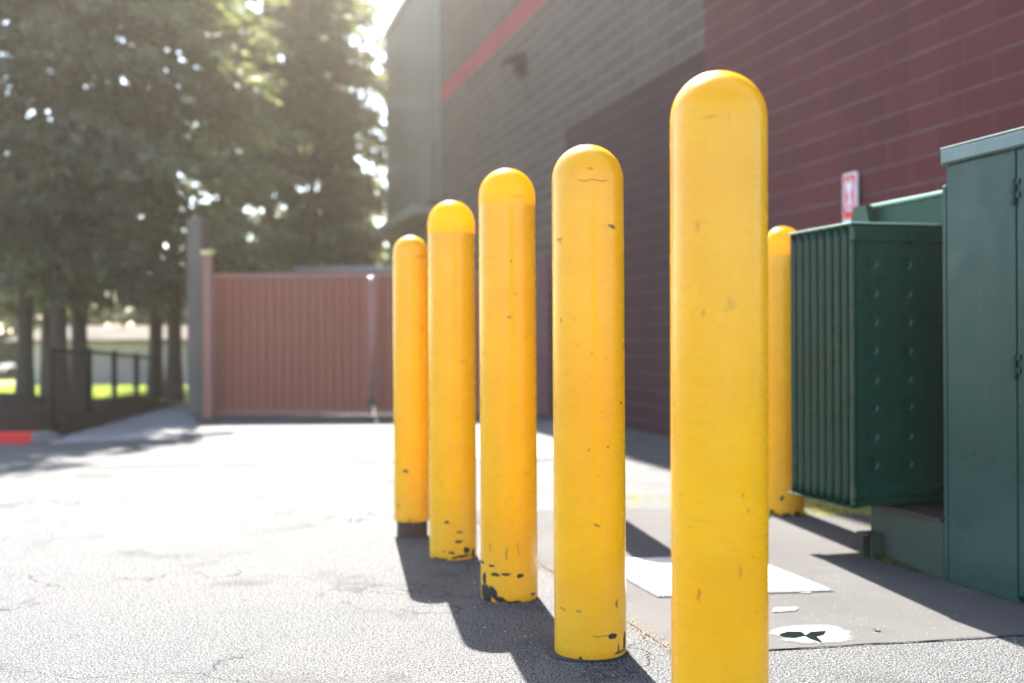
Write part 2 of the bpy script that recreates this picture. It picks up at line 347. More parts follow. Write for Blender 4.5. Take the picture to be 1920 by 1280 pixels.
for i, (tx, ty, bx, by, wd, gap, lift, chips, label, marks, red) in enumerate(BOL):
    if by is None:
        Y = .22 * F / wd; r = .11; c = P((tx + bx) / 2 - 2, 700, Y); c.z = 0
    else:
        f_ = G(bx, by); r = wd / F * f_.y / 2; r = wd / F * (f_.y + r) / 2
        d = Vector((f_.x, f_.y, 0)); d = d.normalized() if i == 99 else Vector((0, 1, 0)); c = Vector((f_.x + r * f_.x / f_.y * .6, f_.y + r, 0))
    H = P(tx, ty, c.y).z
    root = empty('bollard', c)
    tag(root, label, 'bollard', 'yellow bollards round the transformer')
    lift_m = lift
    def loc(px, py):
        q = P(px, py, c.y - r * .8); k = (q - CAM); return (q.x - c.x - c.x * (-.0) , q.z)
    mk = []
    for (px, py, hw, hh, rot, wt) in marks:
        # x from the offset to the axis at that height
        axis = tx + (bx - tx) * (py - ty) / ((by or 1480) - ty)
        x = (px - axis) / (wd / 2) * r * .98
        z = P(px, py, c.y - r).z - lift_m; s = (c.y - r) / F
        mk.append((x, z, max(hw, 1.6) * s * 1.15, max(hh, 1.2) * s * 1.15, rot, wt))
    mr = []
    for (px, py, hw, hh, rot, wt) in red:
        axis = tx + (bx - tx) * (py - ty) / ((by or 1480) - ty); s = (c.y - r) / F
        mr.append(((px - axis) / (wd / 2) * r * .98, P(px, py, c.y - r).z, hw * s * 1.1, hh * s * 1.1, rot, wt))
    hs = H - lift_m
    prof = [(r * .985, .0), (r * 1.006, .004)]
    k = 60
    for j in range(1, k + 1):
        z = .004 + (hs - r * 1.02 - .004) * j / k
        prof.append((r * (1.006 + .0045 * mnoise.noise(Vector((i * 7.3, 0, z * 4)))), z))
    prof.append((r * 1.0, prof[-1][1] + .003))
    for j in range(1, 21):
        a = math.pi / 2 * j / 20
        prof.append((max(r * math.cos(a), 0) if j < 20 else 0, hs - r * .985 + r * .985 * math.sin(a) ** 1.0))
    bm = bmesh.new(); lathe(bm, prof, 96)
    sl = link('sleeve', bm_mesh(bm, 'sleeve'), dirt_paint('sleeve_paint_%d' % i, mk, chips, i + 1.0, mr, hs - gap + (lift_m if lift_m else 0), (.20, .10, .5, .6, .2, .5, .4)[i]), root, True)
    sl.location = (0, 0, lift_m)
    bm = bmesh.new(); pr = r * (.965 if not lift else .86)
    pt = H - gap - .0
    lathe(bm, [(pr * 1.0, 0.0), (pr, pt - .004), (pr - .004, pt), (pr * .93, pt + .001), (0, pt + .012)], 48)
    link('pipe', bm_mesh(bm, 'pipe'), M_pipe, root, True)
    if i == 0: root.rotation_euler = (0, R(.22), 0)
    bollards.append(root)

# ------------------------------------------------------------------ building on the right
W0 = G(1180, 803)                                     # a point at the foot of the wall
nW = WN.copy()
def wall_s(px, py=636):                               # distance along the wall at a picture column
    q = onplane(px, py, W0, nW); return (q - W0).dot(WD)
def wall_sz(px, py):
    q = onplane(px, py, W0, nW); return (q - W0).dot(WD), q.z
# local frame: X runs towards the camera along the wall, -Y faces out of the wall, Z up
bmat = Matrix((( -WD.x, WN.x, 0, W0.x), (-WD.y, WN.y, 0, W0.y), (0, 0, 1, 0), (0, 0, 0, 1)))
if bmat.to_3x3().determinant() < 0: raise RuntimeError('frame')
bld = empty('store_building', mat=bmat)
tag(bld, 'block store building with beige and maroon walls and a red stripe', 'building')
M_beige = block_mat('beige_block', (.090, .062, .050), (.064, .046, .038), (.116, .082, .066), (.150, .138, .142), 1.0, .013, .95)
M_maroon = block_mat('maroon_block', (.092, .023, .026), (.082, .021, .024), (.102, .026, .028), (.115, .068, .077), .75, .006, .5)
M_purple = block_mat('purple_block', (.046, .018, .022), (.042, .017, .021), (.050, .020, .024), (.066, .050, .058), .8, .005)
sR, s1, s2, s3, s4 = wall_s(3400), wall_s(1325), wall_s(1063), wall_s(831), wall_s(726)
TH = .3; zc = 3.73; H1 = 9.3
def seg(name, sa, sb, z0, z1, mat, y0=0.0, bev=0.0):   # sa < sb along the wall away from the camera
    return box(name, (-sb, -sa, y0, TH, z0, z1), mat, bld, bev)
seg('maroon_wall', sR, s1, 0, H1, M_maroon)
seg('wainscot', s1, s2, 0, zc, M_purple)
seg('block_wall', s2, s3, 0, zc, M_beige)
seg('block_wall', s1, s3, zc, 5.64, M_beige)
M_strp = block_mat('red_stripe', (.30, .035, .055), (.27, .03, .05), (.33, .045, .06), (.30, .07, .085), .25)
seg('stripe', s1, s3, 5.64, 5.64 + 2 * CH, M_strp)
seg('block_wall', s1, s3, 5.64 + 2 * CH, H1, M_beige)
M_metal = simple('grey_metal', (.13, .122, .10), .45, .25, .10, 1.5)
M_flash = simple('flashing', (.17, .165, .15), .4, .3)
# corrugated metal end
bm = bmesh.new(); n = int((s4 - s3) / .075); zt = 8.75
V = []
for j in range(n * 4 + 1):
    x = -s3 - (s4 - s3) * j / (n * 4); d = (0, 0, .03, .03)[j % 4]
    V.append([bm.verts.new((x, .02 - d, z)) for z in (zc, zt)])
for a, b in zip(V, V[1:]): bm.faces.new((a[0], b[0], b[1], a[1]))
link('metal_cladding', bm_mesh(bm, 'metal_cladding'), M_metal, bld)
seg('base_wall', s3, s4, 0, zc - .002, simple('dark_brown_block', (.10, .075, .065), .9), .05)
seg('backing_wall', s3, s4, zc, zt - .01, simple('backing', (.2, .2, .2), .8), .06)
box('corner_flashing', (-s3 - .16, -s3 - .002, -.05, .06, zc, H1), M_flash, bld)
box('roof_coping', (-s4 - .05, -s3 - .17, -.06, TH, zt, zt + .15), M_flash, bld)
box('roof_coping', (-s3, -sR, -.06, TH, H1, H1 + .18), M_flash, bld)
a0, z0_ = wall_sz(800, 398); a1, z1_ = wall_sz(825, 292)
box('downspout_box', (-a0, -a1, -.22, -.035, zc + .02, 4.95), simple('brown_duct', (.14, .11, .10), .6), bld)
c0, _ = wall_sz(738, 440); c1, _ = wall_sz(812, 395)
box('canopy', (-s4, -s3 - .3, -.55, .04, zc - .22, zc - .04), simple('canopy_metal', (.20, .19, .175), .5), bld)
# solid body behind the faces
box('building_core', (-s4, -sR, TH + .004, 14, 0, 8.6), simple('roof_grey', (.3, .3, .3), .9), bld)

# wall lamp and its conduit
la, lz = wall_sz(983, 118)
lamp = empty('wall_lamp', mat=bmat @ Matrix.Translation((-la, 0, lz)))
tag(lamp, 'dark wall light fixture with a slanted hood high on the beige wall', 'wall lamp')
M_dark = simple('dark_bronze', (.008, .009, .011), .6, spec=.1)
bm = bmesh.new()
pts = [(-.03, .12), (-.15, .10), (-.34, -.01), (-.33, -.045), (-.15, -.06), (-.03, -.22)]
A = [bm.verts.new((-.15, y, z)) for y, z in pts]; B = [bm.verts.new((.15, y, z)) for y, z in pts]
bm.faces.new(A); bm.faces.new(B[::-1])
for i in range(len(pts)): bm.faces.new((A[i], B[i], B[(i + 1) % len(pts)], A[(i + 1) % len(pts)]))
link('hood', bm_mesh(bm, 'hood'), M_dark, lamp)
box('back_plate', (-.11, .11, -.028, -.002, -.25, .14), M_dark, lamp)
box('lens', (-.09, .09, -.29, -.17, -.085, -.064), simple('lens_glass', (.3, .3, .28), .2), lamp)
bm = bmesh.new(); cyl(bm, (0, -.02, -.205), (0, -.02, -.75), .014, n=10)
link('conduit', bm_mesh(bm, 'conduit'), simple('conduit_paint', (.075, .068, .058), .8), lamp)

# red and white sign
sa, st = wall_sz(1609, 323); sb, _ = wall_sz(1579, 335); _, sbz = wall_sz(1595, 462)
sw = (sb - sa) * .84; sh = st - sbz
sign = empty('wall_sign', mat=bmat @ Matrix.Translation((-(sa + sb) / 2 + .065, 0, sbz)))
tag(sign, 'small red and white sign with an oval emblem on the maroon wall above the transformer', 'sign')
def rrect(w, h, rad, n=6):
    o = []
    for cx, cz, a in ((w / 2 - rad, rad, -90), (w / 2 - rad, h - rad, 0), (-w / 2 + rad, h - rad, 90), (-w / 2 + rad, rad, 180)):
        for i in range(n + 1):
            t_ = R(a + 90 * i / n); o.append((cx + rad * math.cos(t_), cz + rad * math.sin(t_)))
    return o
def plate(name, pts, y0, y1, mat, parent):
    bm = bmesh.new(); A = [bm.verts.new((x, y0, z)) for x, z in pts]; B = [bm.verts.new((x, y1, z)) for x, z in pts]
    bm.faces.new(A); bm.faces.new(B[::-1])
    for i in range(len(pts)): bm.faces.new((A[i], B[i], B[(i + 1) % len(pts)], A[(i + 1) % len(pts)]))
    return link(name, bm_mesh(bm, name), mat, parent)
M_wh = simple('sign_white', (.62, .62, .66), .35, var=.04); M_rd = simple('sign_red', (.60, .03, .04), .35, var=.05)
plate('sign_plate', rrect(sw, sh, .02), -.045, -.03, M_wh, sign)
box('bracket', (-.03, .03, -.03, -.002, sh * .3, sh * .9), simple('bracket_metal', (.2, .2, .2), .5), sign)
rh = sh * .60
rp = [(x, z + sh * .37) for x, z in rrect(sw * .84, sh * .60, .012)]
plate('red_field', rp, -.0475, -.0455, M_rd, sign)
def oval(w, h, cz, n=28, cx=0): return [(cx + w * math.cos(2 * math.pi * i / n), cz + h * math.sin(2 * math.pi * i / n)) for i in range(n)]
cz = sh * .70
# ring + fill of the emblem
bm = bmesh.new()
for (w, h, w2, h2) in ((sw * .39, sh * .235, sw * .325, sh * .20),):
    O = [bm.verts.new((x, -.0495, z)) for x, z in oval(w, h, cz)]; I = [bm.verts.new((x, -.0495, z)) for x, z in oval(w2, h2, cz)]
    for i in range(len(O)): j = (i + 1) % len(O); bm.faces.new((O[i], O[j], I[j], I[i]))
link('oval_ring', bm_mesh(bm, 'oval_ring'), M_wh, sign)
fig = [(-.13, .90), (0, .94), (.15, .88), (.17, .70), (.08, .52), (.10, .36), (.16, .22), (.06, .12), (-.04, .10), (-.12, .16), (-.06, .34), (-.04, .50), (-.14, .66), (-.17, .78)]
plate('emblem', [(x * sw * 1.15, sh * .50 + z * sh * .40) for x, z in fig], -.0505, -.0480, M_wh, sign)
bm = bmesh.new(); cyl(bm, (0, -.047, cz + sh * .215), (0, -.054, cz + sh * .215), .008, n=10)
link('screw', bm_mesh(bm, 'screw'), M_dark, sign)

# ------------------------------------------------------------------ transformer
C0 = G(1778, 1090)
tm = Matrix(((WN.x, WD.x, 0, C0.x), (WN.y, WD.y, 0, C0.y), (0, 0, 1, 0), (0, 0, 0, 1)))
tr = empty('transformer', mat=tm)
tag(tr, 'dark green electrical transformer cabinet with a finned radiator on its side', 'transformer')
def green(name, c=(.018, .075, .060), rough=.36, rust=True, spec=.15):
    t = NT(name); ob = t.tc.outputs['Object']
    cc = t.mix(t.ramp(t.noise(2.4, 5, .6), .3, .7), tuple(x * .86 for x in c), tuple(x * 1.14 for x in c))
    sep = t.new('SeparateXYZ'); t.put(sep.inputs[0], ob)
    if rust:
        nn = t.noise(15, 7, .65)
        thr = t.math('ADD', .56, t.math('MULTIPLY', sep.outputs[2], 2.6))
        cc = t.mix(t.ramp(t.math('SUBTRACT', nn, thr), 0, .05, 0, .8), cc, (.07, .045, .04))
        cc = t.mix(t.ramp(sep.outputs[2], 0, .3, .35, 0), cc, (.035, .065, .055))
    sp = t.new('TexVoronoi'); sp.inputs['Scale'].default_value = 30; t.put(sp.inputs['Vector'], ob)
    cc = t.mix(t.math('MULTIPLY', t.ramp(sp.outputs['Distance'], .04, .06, 1, 0), t.math('GREATER_THAN', sp.outputs['Color'], .80)), cc, (.22, .24, .22))
    run = t.noise(8, 5, .7, t.map(ob, scale=(4, 4, .5)))
    cc = t.mix(t.ramp(run, .52, .78, 0, .22), cc, (.055, .10, .09))
    t.set(Base_Color=cc, Roughness=t.ramp(t.noise(5, 5, .6), .3, .7, rough - .06, rough + .10))
    t.b.inputs['Specular IOR Level'].default_value = spec
    t.bump(t.math('ADD', t.math('MULTIPLY', t.noise(3.0, 2), 1.0), t.math('MULTIPLY', t.noise(160, 2), .02)), .22, .012)
    return t.m
M_gcab = green('cabinet_green', (.007, .040, .035), .30)
M_grad = green('radiator_green', (.003, .034, .023), .30, False, .26)
M_gtank = green('tank_green', (.008, .038, .027), .45, False)
M_glid = green('lid_green', (.012, .05, .043), .22, False, .5)
M_gsunrim = green('sunlit_rim_green', (.16, .27, .22), .35, False, .6)  # lighter green puts the sun's rim highlight into the top edges
M_gskirt = green('skirt_green', (.024, .038, .033), .6)
def sp_(px, py, u=0.0):                               # (v, z) on the plane u = const of the transformer
    p0 = C0 + WN * u; q = onplane(px, py, p0, WN); return (q - C0).dot(WD), q.z
v_seam, _ = sp_(1906, 700); _, zcapt = sp_(1773, 279, -.02); _, zcapb = sp_(1776, 309, -.02)
vfl, zfl = sp_(1766, 351)
CL = 1.15
box('cabinet_body', (0, 1.55, v_seam, 0, 0.0, zcapb + .01), M_gcab, tr, .006)
box('door', (-.004, 1.55, -CL, v_seam - .008, .03, zcapb + .004), M_gcab, tr, .008)
bm = bmesh.new(); abox(bm, -.022, 1.575, -CL - .03, .012, zcapb, zcapt, .011)
link('lid', bm_mesh(bm, 'lid'), M_glid, tr)
box('lid_edge', (-.021, 1.574, -CL - .029, .011, zcapt + .0005, zcapt + .007), M_gsunrim, tr, .003)  # thin strip added to carry the painted sun rim
box('flange', (0.0, .05, .002, vfl, .0, zfl), M_gcab, tr, .003)
box('flange_edge', (0.001, .05, .003, vfl - .001, zfl + .0005, zfl + .006), M_gsunrim, tr, .002)
M_hinge = simple('hinge_metal', (.010, .035, .030), .5, .0, spec=.2)
for (ya, yb) in ((335, 384), (664, 712)):
    v0, zt_ = sp_(1908, ya); _, zb_ = sp_(1908, yb)
    bm = bmesh.new()
    cyl(bm, (-.012, v_seam - .003, zb_), (-.012, v_seam - .003, zt_), .008, n=12)
    n_ = 4
    for k in range(n_):
        za = zb_ + (zt_ - zb_) * k / n_
        abox(bm, -.010, -.0045, (v_seam - .03) if k % 2 else v_seam + .002, (v_seam - .005) if k % 2 else v_seam + .026, za + .002, za + (zt_ - zb_) / n_ - .002)
    link('hinge', bm_mesh(bm, 'hinge'), M_hinge, tr)
# tank behind the cabinet
vt, zt_ = sp_(1630, 393, .262); vsk, _ = sp_(1631, 1030); vs2, zsk = sp_(1740, 966)
box('tank_skirt', (.004, 1.5, .036, vsk, 0, .235), M_gskirt, tr, .004)
box('skirt_ledge', (-.004, 1.5, .040, vsk + .004, .236, .250), simple('rusty_ledge', (.018, .013, .011), .8, var=.5, scale=14), tr)
box('tank', (.262, 1.5, .036, vt, .251, zt_), M_gtank, tr, .006)
box('tank_cover', (.245, 1.52, .036, vt + .012, zt_ + .002, zt_ + .020), M_gsunrim, tr, .008)
# lifting lug on the tank corner
lv, lz_ = sp_(1632, 405, .12)
bm = bmesh.new()
pp = [(-.085, -.055), (-.055, .03), (.05, .03), (.085, -.055)]
for (q0, q1) in ((.205, .24),):
    A = [bm.verts.new((q0, vt - .0 + a, zt_ - .015 + b)) for a, b in pp]; B = [bm.verts.new((q1, vt + a, zt_ - .015 + b)) for a, b in pp]
    bm.faces.new(A); bm.faces.new(B[::-1])
    for i in range(4): bm.faces.new((A[i], B[i], B[(i + 1) % 4], A[(i + 1) % 4]))
link('lifting_lug', bm_mesh(bm, 'lifting_lug'), M_grad, tr)
# jack pad at the far foot
jv, jz = sp_(1640, 1000); 
bm = bmesh.new(); abox(bm, -.075, .002, vsk - .10, vsk - .008, .112, .122, .002); abox(bm, -.05, .002, vsk - .095, vsk - .087, 0.0, .111); abox(bm, -.05, .002, vsk - .02, vsk - .012, 0.0, .111)
link('jack_pad', bm_mesh(bm, 'jack_pad'), M_gskirt, tr)
# radiator
rf = P(1598, 945, F * .00232)
u0 = (rf - C0).dot(WN); v0 = (rf - C0).dot(WD)
best = None
q = onplane(1483, 924, C0 + WN * u0, WN); v1 = (q - C0).dot(WD)
zr0 = P(1598, 950, rf.y).z; zr1 = P(1598, 420, rf.y).z
u1 = .252
print('u0u1',u0,u1,'v',v0,v1,'zr',zr0,zr1)
rad = empty('radiator'); rad.parent = tr
NF = 9
def panel(vc, dim):
    """one stamped cooling panel, its broad face towards -v; dimpled when dim"""
    bm = bmesh.new(); hw = .0075 if dim else .0042
    w = u1 - u0; h = zr1 - zr0
    nu, nz = (96, 270) if dim else (10, 24)
    dots = [(u0 + w * a, zz) for a in dimx for zz in dimz] if dim else []
    def dep(u, z):
        e = min(u - u0, (u1 - u) * 9, z - zr0, zr1 - z); b = hw * (1 - max(0, 1 - e / .010) ** 2 * .75)
        tt = zr1 - z; bb = z - zr0
        if dim:
            def sst(x, a, b_): x = min(1, max(0, (x - a) / (b_ - a))); return x * x * (3 - 2 * x)
            b += .012 * (1 - sst(tt, .072, .080)) * sst(tt, .004, .016)
            b += .011 * (1 - sst(bb, .078, .09)) * sst(bb, .03, .045)
            b += .004 * (1 - sst(u - u0, .018, .03))
            for (du, dz) in dots:
                d = math.hypot(u - du, z - dz) / .0235
                if d < 1.5: b -= .019 * math.exp(-(d * 1.2) ** 2)
                if .6 < d < 1.5: b += .0022 * math.exp(-((d - 1) * 5) ** 2)
        return b
    Fv = [[bm.verts.new((u0 + w * i / nu, vc - dep(u0 + w * i / nu, zr0 + h * j / nz), zr0 + h * j / nz)) for i in range(nu + 1)] for j in range(nz + 1)]
    Bv = [[bm.verts.new((u0 + w * i / nu, vc + (dep(u0 + w * i / nu, zr0 + h * j / nz) if not dim else min(hw, max(.001, dep(u0 + w * i / nu, zr0 + h * j / nz)))), zr0 + h * j / nz)) for i in range(nu + 1)] for j in range(nz + 1)]
    for j in range(nz):
        for i in range(nu):
            bm.faces.new((Fv[j][i], Fv[j][i + 1], Fv[j + 1][i + 1], Fv[j + 1][i])); bm.faces.new((Bv[j][i], Bv[j + 1][i], Bv[j + 1][i + 1], Bv[j][i + 1]))
        for A, B in ((Fv[j][0], Bv[j][0]),): bm.faces.new((Fv[j][0], Fv[j + 1][0], Bv[j + 1][0], Bv[j][0]))
        bm.faces.new((Fv[j][nu], Bv[j][nu], Bv[j + 1][nu], Fv[j + 1][nu]))
    for i in range(nu):
        bm.faces.new((Fv[0][i], Bv[0][i], Bv[0][i + 1], Fv[0][i + 1])); bm.faces.new((Fv[nz][i], Fv[nz][i + 1], Bv[nz][i + 1], Bv[nz][i]))
    o = link('cooling_panel', bm_mesh(bm, 'cooling_panel'), M_grad, rad, True); return o
wr = u1 - u0
def ru(px, py):
    p0 = C0 + WD * v0; q = onplane(px, py, p0, WD); return ((q - C0).dot(WN) - u0) / wr, q.z
dimx = [ru(1638, 700)[0], ru(1703, 700)[0]]
dimz = [ru(1660, y)[1] for y in (495, 549, 603, 656, 710, 763, 817, 870)]
for k in range(NF):
    vc = v0 + .008 + (v1 - v0 - .016) * k / (NF - 1)
    panel(vc, k == 0)
# top and bottom rims that tie the panels together
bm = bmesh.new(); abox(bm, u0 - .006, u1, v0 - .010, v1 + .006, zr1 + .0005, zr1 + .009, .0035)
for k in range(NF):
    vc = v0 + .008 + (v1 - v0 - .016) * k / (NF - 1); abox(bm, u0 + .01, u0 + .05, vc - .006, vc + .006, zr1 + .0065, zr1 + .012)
link('top_rim', bm_mesh(bm, 'top_rim'), M_gsunrim, rad)
box('bottom_rim', (u0 - .014, u0 + .05, v0 - .004, v1 + .012, zr0 - .006, zr0 - .0005), M_grad, rad, .001)
for (nm, z_) in (('header_pipe', zr1 - .06), ('header_pipe', zr0 + .06)):
    bm = bmesh.new(); cyl(bm, (u1 - .06, v0 + .02, z_), (u1 - .06, v1 - .01, z_), .032, n=20); link(nm, bm_mesh(bm, nm), M_grad, rad, True)

# ------------------------------------------------------------------ things on the pad
def gq(pts, z): return [G(x, y, z) for x, y in pts]
zp = .012
# access cover: near edge y about 1107, left and right edges run with the wall
nl, nr = G(1236, 1115, zp), G(1558, 1104, zp); ed = (nr - nl)
fl_ = G(1175, 1046, zp); k = (line_int(nl, WD, fl_, ed) - nl).length
plate_pts = [nl, nr, nr + WD * k, nl + WD * k]
def grow(pts, d):
    c = sum(pts, Vector()) / len(pts); return [p + (p - c).normalized() * d for p in pts]
t = NT('cover_plate'); ob = t.tc.outputs['Object']
w1 = t.new('TexWave'); w1.inputs['Scale'].default_value = 14; t.put(w1.inputs['Vector'], t.map(ob, rot=(0, 0, R(45))))
w2 = t.new('TexWave'); w2.inputs['Scale'].default_value = 14; t.put(w2.inputs['Vector'], t.map(ob, rot=(0, 0, R(-45))))
t.set(Base_Color=t.mix(t.noise(3, 4), (.40, .41, .42), (.52, .53, .54)), Roughness=.42, Metallic=.35)
t.bump(t.math('MULTIPLY', w1.outputs['Fac'], w2.outputs['Fac']), .6, .004)
cov = empty('access_cover', plate_pts[0].lerp(plate_pts[2], .5)); cov.location.z = .004
tag(cov, 'pale tread pattern access cover set flush in the pad beyond the front bollards', 'access cover')
L0 = cov.location
def local(pts): return [Vector((p.x - L0.x, p.y - L0.y, 0)) for p in pts]
prism('cover_frame', local(grow(plate_pts, .014)), .001, .004, simple('frame_dark', (.03, .03, .03), .8), cov)
prism('cover_plate', local(grow(plate_pts, -.002)), .0045, .008, t.m, cov)
M_paint = simple('white_paint', (.24, .24, .235), .7, var=.35, scale=60, spec=.1)
def mark(name, pts, z, mat, amp=.004, seed=1, step=.02, kind='structure'):
    return tag(sheet(name, ragged(gq(pts, z), step, amp, seed), z, mat), kind=kind)
mark('road_marking', [(1448, 1146), (1492, 1143), (1497, 1137), (1452, 1138)], .008, M_paint, .002)
mark('road_marking', [(1500, 1110), (1520, 1110), (1525, 1107), (1503, 1107)], .008, M_paint, .001)
spl = [(1520 + 92 * math.cos(a) * (1 + .10 * math.sin(3 * a)), 1190 + 21 * math.sin(a) * (1 + .12 * math.cos(2 * a + 1))) for a in [2 * math.pi * i / 40 for i in range(40)]]
# sprayed paint: ragged density towards its edge
tp = NT('sprayed_paint'); oc = G(1520, 1190)
vv = tp.map(tp.tc.outputs['Object'], loc=(0, 0, 0))
sb_ = tp.new('VectorMath', operation='SUBTRACT'); tp.put(sb_.inputs[0], vv); sb_.inputs[1].default_value = (oc.x, oc.y, .008)
sc_ = tp.new('VectorMath', operation='MULTIPLY'); tp.put(sc_.inputs[0], sb_.outputs[0]); sc_.inputs[1].default_value = (1 / .155, 1 / .150, 0)
ln_ = tp.new('VectorMath', operation='LENGTH'); tp.put(ln_.inputs[0], sc_.outputs[0])
dens = tp.math('ADD', tp.ramp(ln_.outputs['Value'], .35, 1.0, .18, -.30), tp.math('ADD', tp.math('MULTIPLY', tp.noise(170, 4, .8), .6), tp.math('MULTIPLY', tp.noise(14, 4, .7), .5)))
tp.set(Base_Color=(.34, .34, .33), Roughness=.7)
tb = tp.new('BsdfTransparent'); mx = tp.new('MixShader'); tp.put(mx.inputs[0], tp.ramp(dens, .36, .62)); tp.put(mx.inputs[1], tb.outputs[0]); tp.put(mx.inputs[2], tp.b.outputs[0]); tp.put(tp.out.inputs[0], mx.outputs[0])
tag(sheet('paint_splash', gq(spl, .008), .008, tp.m), kind='structure')
M_hole = simple('dark_green_mark', (.006, .009, .008), .9, var=.4, scale=30, spec=0.0)
mark('pavement_crack', [(1460, 1188), (1478, 1182), (1503, 1183), (1512, 1190), (1490, 1194), (1470, 1192)], .0105, M_hole, .004, 4, .01)
mark('pavement_crack', [(1509, 1191), (1520, 1183), (1549, 1181), (1542, 1189), (1530, 1191), (1543, 1203), (1520, 1196)], .0105, M_hole, .003, 6, .01)
# dry leaf scraps
M_leaf = simple('dry_leaf', (.05, .035, .022), .8, var=.4, scale=40)
def leaf(px, py, s, label, mat, seed):
    rr = random.Random(seed); c = G(px, py); bm = bmesh.new()
    o_ = [bm.verts.new((s * math.cos(a) * rr.uniform(.5, 1), s * math.sin(a) * rr.uniform(.4, .9), rr.uniform(.002, s * .5))) for a in [2 * math.pi * i / 9 for i in range(9)]]
    ce = bm.verts.new((0, 0, .002))
    for i in range(9): bm.faces.new((ce, o_[i], o_[(i + 1) % 9]))
    o = link('dry_leaf', bm_mesh(bm, 'dry_leaf'), mat); o.location = (c.x, c.y, .006)
    tag(o, label, 'leaf'); return o
leaf(1645, 1184, .017, 'curled dark brown leaf scrap lying on the pad right of the white paint', M_leaf, 1)
leaf(1186, 824, .06, 'reddish fallen leaf in the shade at the foot of the maroon wall', simple('red_leaf', (.2, .07, .05), .7), 2)

# moss and weeds along the foot of the transformer, pad edge and bollard
def tuftmesh(name, spots, mat, label=None):
    rr = random.Random(11); bm = bmesh.new()
    for (p, rad_, n_, hgt) in spots:
        for _ in range(n_):
            a = rr.uniform(0, 6.28); d = rad_ * math.sqrt(rr.random()); q = Vector((p.x + d * math.cos(a), p.y + d * math.sin(a), .004))
            h = hgt * rr.uniform(.4, 1); w = h * .35; b = rr.uniform(0, 6.28); lean = Vector((math.cos(b), math.sin(b), 0)) * h * rr.uniform(.1, .7)
            s_ = Vector((-math.sin(b), math.cos(b), 0)) * w
            v = [bm.verts.new(q - s_ * .5), bm.verts.new(q + s_ * .5), bm.verts.new(q + lean * .6 + s_ * .6 + Vector((0, 0, h * .7))), bm.verts.new(q + lean + Vector((0, 0, h))), bm.verts.new(q + lean * .6 - s_ * .6 + Vector((0, 0, h * .7)))]
            bm.faces.new(v)
    o = link(name, bm_mesh(bm, name), mat); return tag(o, label, kind='stuff')
M_moss = foliage_mat('moss_green', (.025, .045, .010), (.06, .09, .018), .3)
spots = []
for i in range(26):
    t_ = i / 25; v = vsk - .02 - (vsk - .05) * t_; p = C0 + WD * v - WN * .012; dens_ = max(0.15, 1 - t_ * 1.1)
    k_ = max(0, mnoise.noise(Vector((i * .9, 3, 1))) + .35)
    spots.append((p, .016, int(70 * dens_ * k_), .026 * (.4 + dens_)))
for i in range(9): spots.append((C0 - WD * (.02 + i * .05) - WN * .006, .012, 12, .012))
for px_ in range(1390, 1452, 10): spots.append((G(px_, 970 + random.uniform(-3, 6)), .03, 30, .02))
tuftmesh('moss', spots, M_moss, 'green moss along the foot of the transformer')
spots = []
for i in range(60):
    px_ = random.uniform(1505, 1640); spots.append((G(px_, random.uniform(938, 966)), .05, 30, .016))
for i in range(18): spots.append((G(random.uniform(1180, 1262), random.uniform(930, 948)), .04, 14, .012))
tuftmesh('weeds', spots, foliage_mat('weed_yellow', (.22, .24, .05), (.40, .40, .10), .3), 'low yellowish weeds along the back edge of the pad')
# sandy grit along the left edge of the pad
bm = bmesh.new(); rr = random.Random(5)
for _ in range(2200):
    t_ = rr.random(); p = c_fl + WD * (t_ * 2.6) + WN * (rr.gauss(0, .018) - .005); s_ = rr.uniform(.0012, .004)
    q = [bm.verts.new((p.x + s_ * math.cos(a) * rr.uniform(.7, 1.2), p.y + s_ * math.sin(a), .0045 + (s_ * .9 if k_ else 0))) for k_, a in enumerate((0, 2.1, 4.2))]
    top = bm.verts.new((p.x, p.y, .005 + s_ * 1.2)); bm.faces.new((q[0], q[1], top)); bm.faces.new((q[1], q[2], top)); bm.faces.new((q[2], q[0], top))
tag(link('grit', bm_mesh(bm, 'grit'), simple('sandy_grit', (.45, .36, .22), .8, var=.4, scale=50)), 'sandy grit along the left edge of the pad', kind='stuff')
# loose stone chips on the asphalt close by
bm = bmesh.new()
for _ in range(1500):
    Y_ = rr.uniform(2.9, 9); X_ = rr.uniform(-.48, .30) * Y_; s_ = rr.uniform(.0012, .0032) * (1 + .12 * Y_)
    ph = rr.uniform(0, 6)
    q = [bm.verts.new((X_ + s_ * math.cos(a + ph) * rr.uniform(.6, 1.2), Y_ + s_ * math.sin(a + ph), 0.0)) for a in (0, 1.6, 3.1, 4.7)]
    top = bm.verts.new((X_, Y_, s_ * .8))
    for i in range(4): bm.faces.new((q[i], q[(i + 1) % 4], top))
tag(link('stone_chips', bm_mesh(bm, 'stone_chips'), simple('chips', (.30, .29, .27), .7, var=.6, scale=80)), 'tiny loose stone chips scattered on the asphalt', kind='stuff')
# dark ring on the ground under the second bollard
b2 = bollards[1].location
tt = ragged([Vector((b2.x + .135 * math.cos(a) - .01, b2.y + .125 * math.sin(a) - .01, 0)) for a in [2 * math.pi * i / 30 for i in range(30)]], .015, .006, 9)
tag(sheet('ground_ring', tt, .003, simple('dark_ring', (.022, .022, .021), .95, bump=.6, bscale=200)), kind='structure')

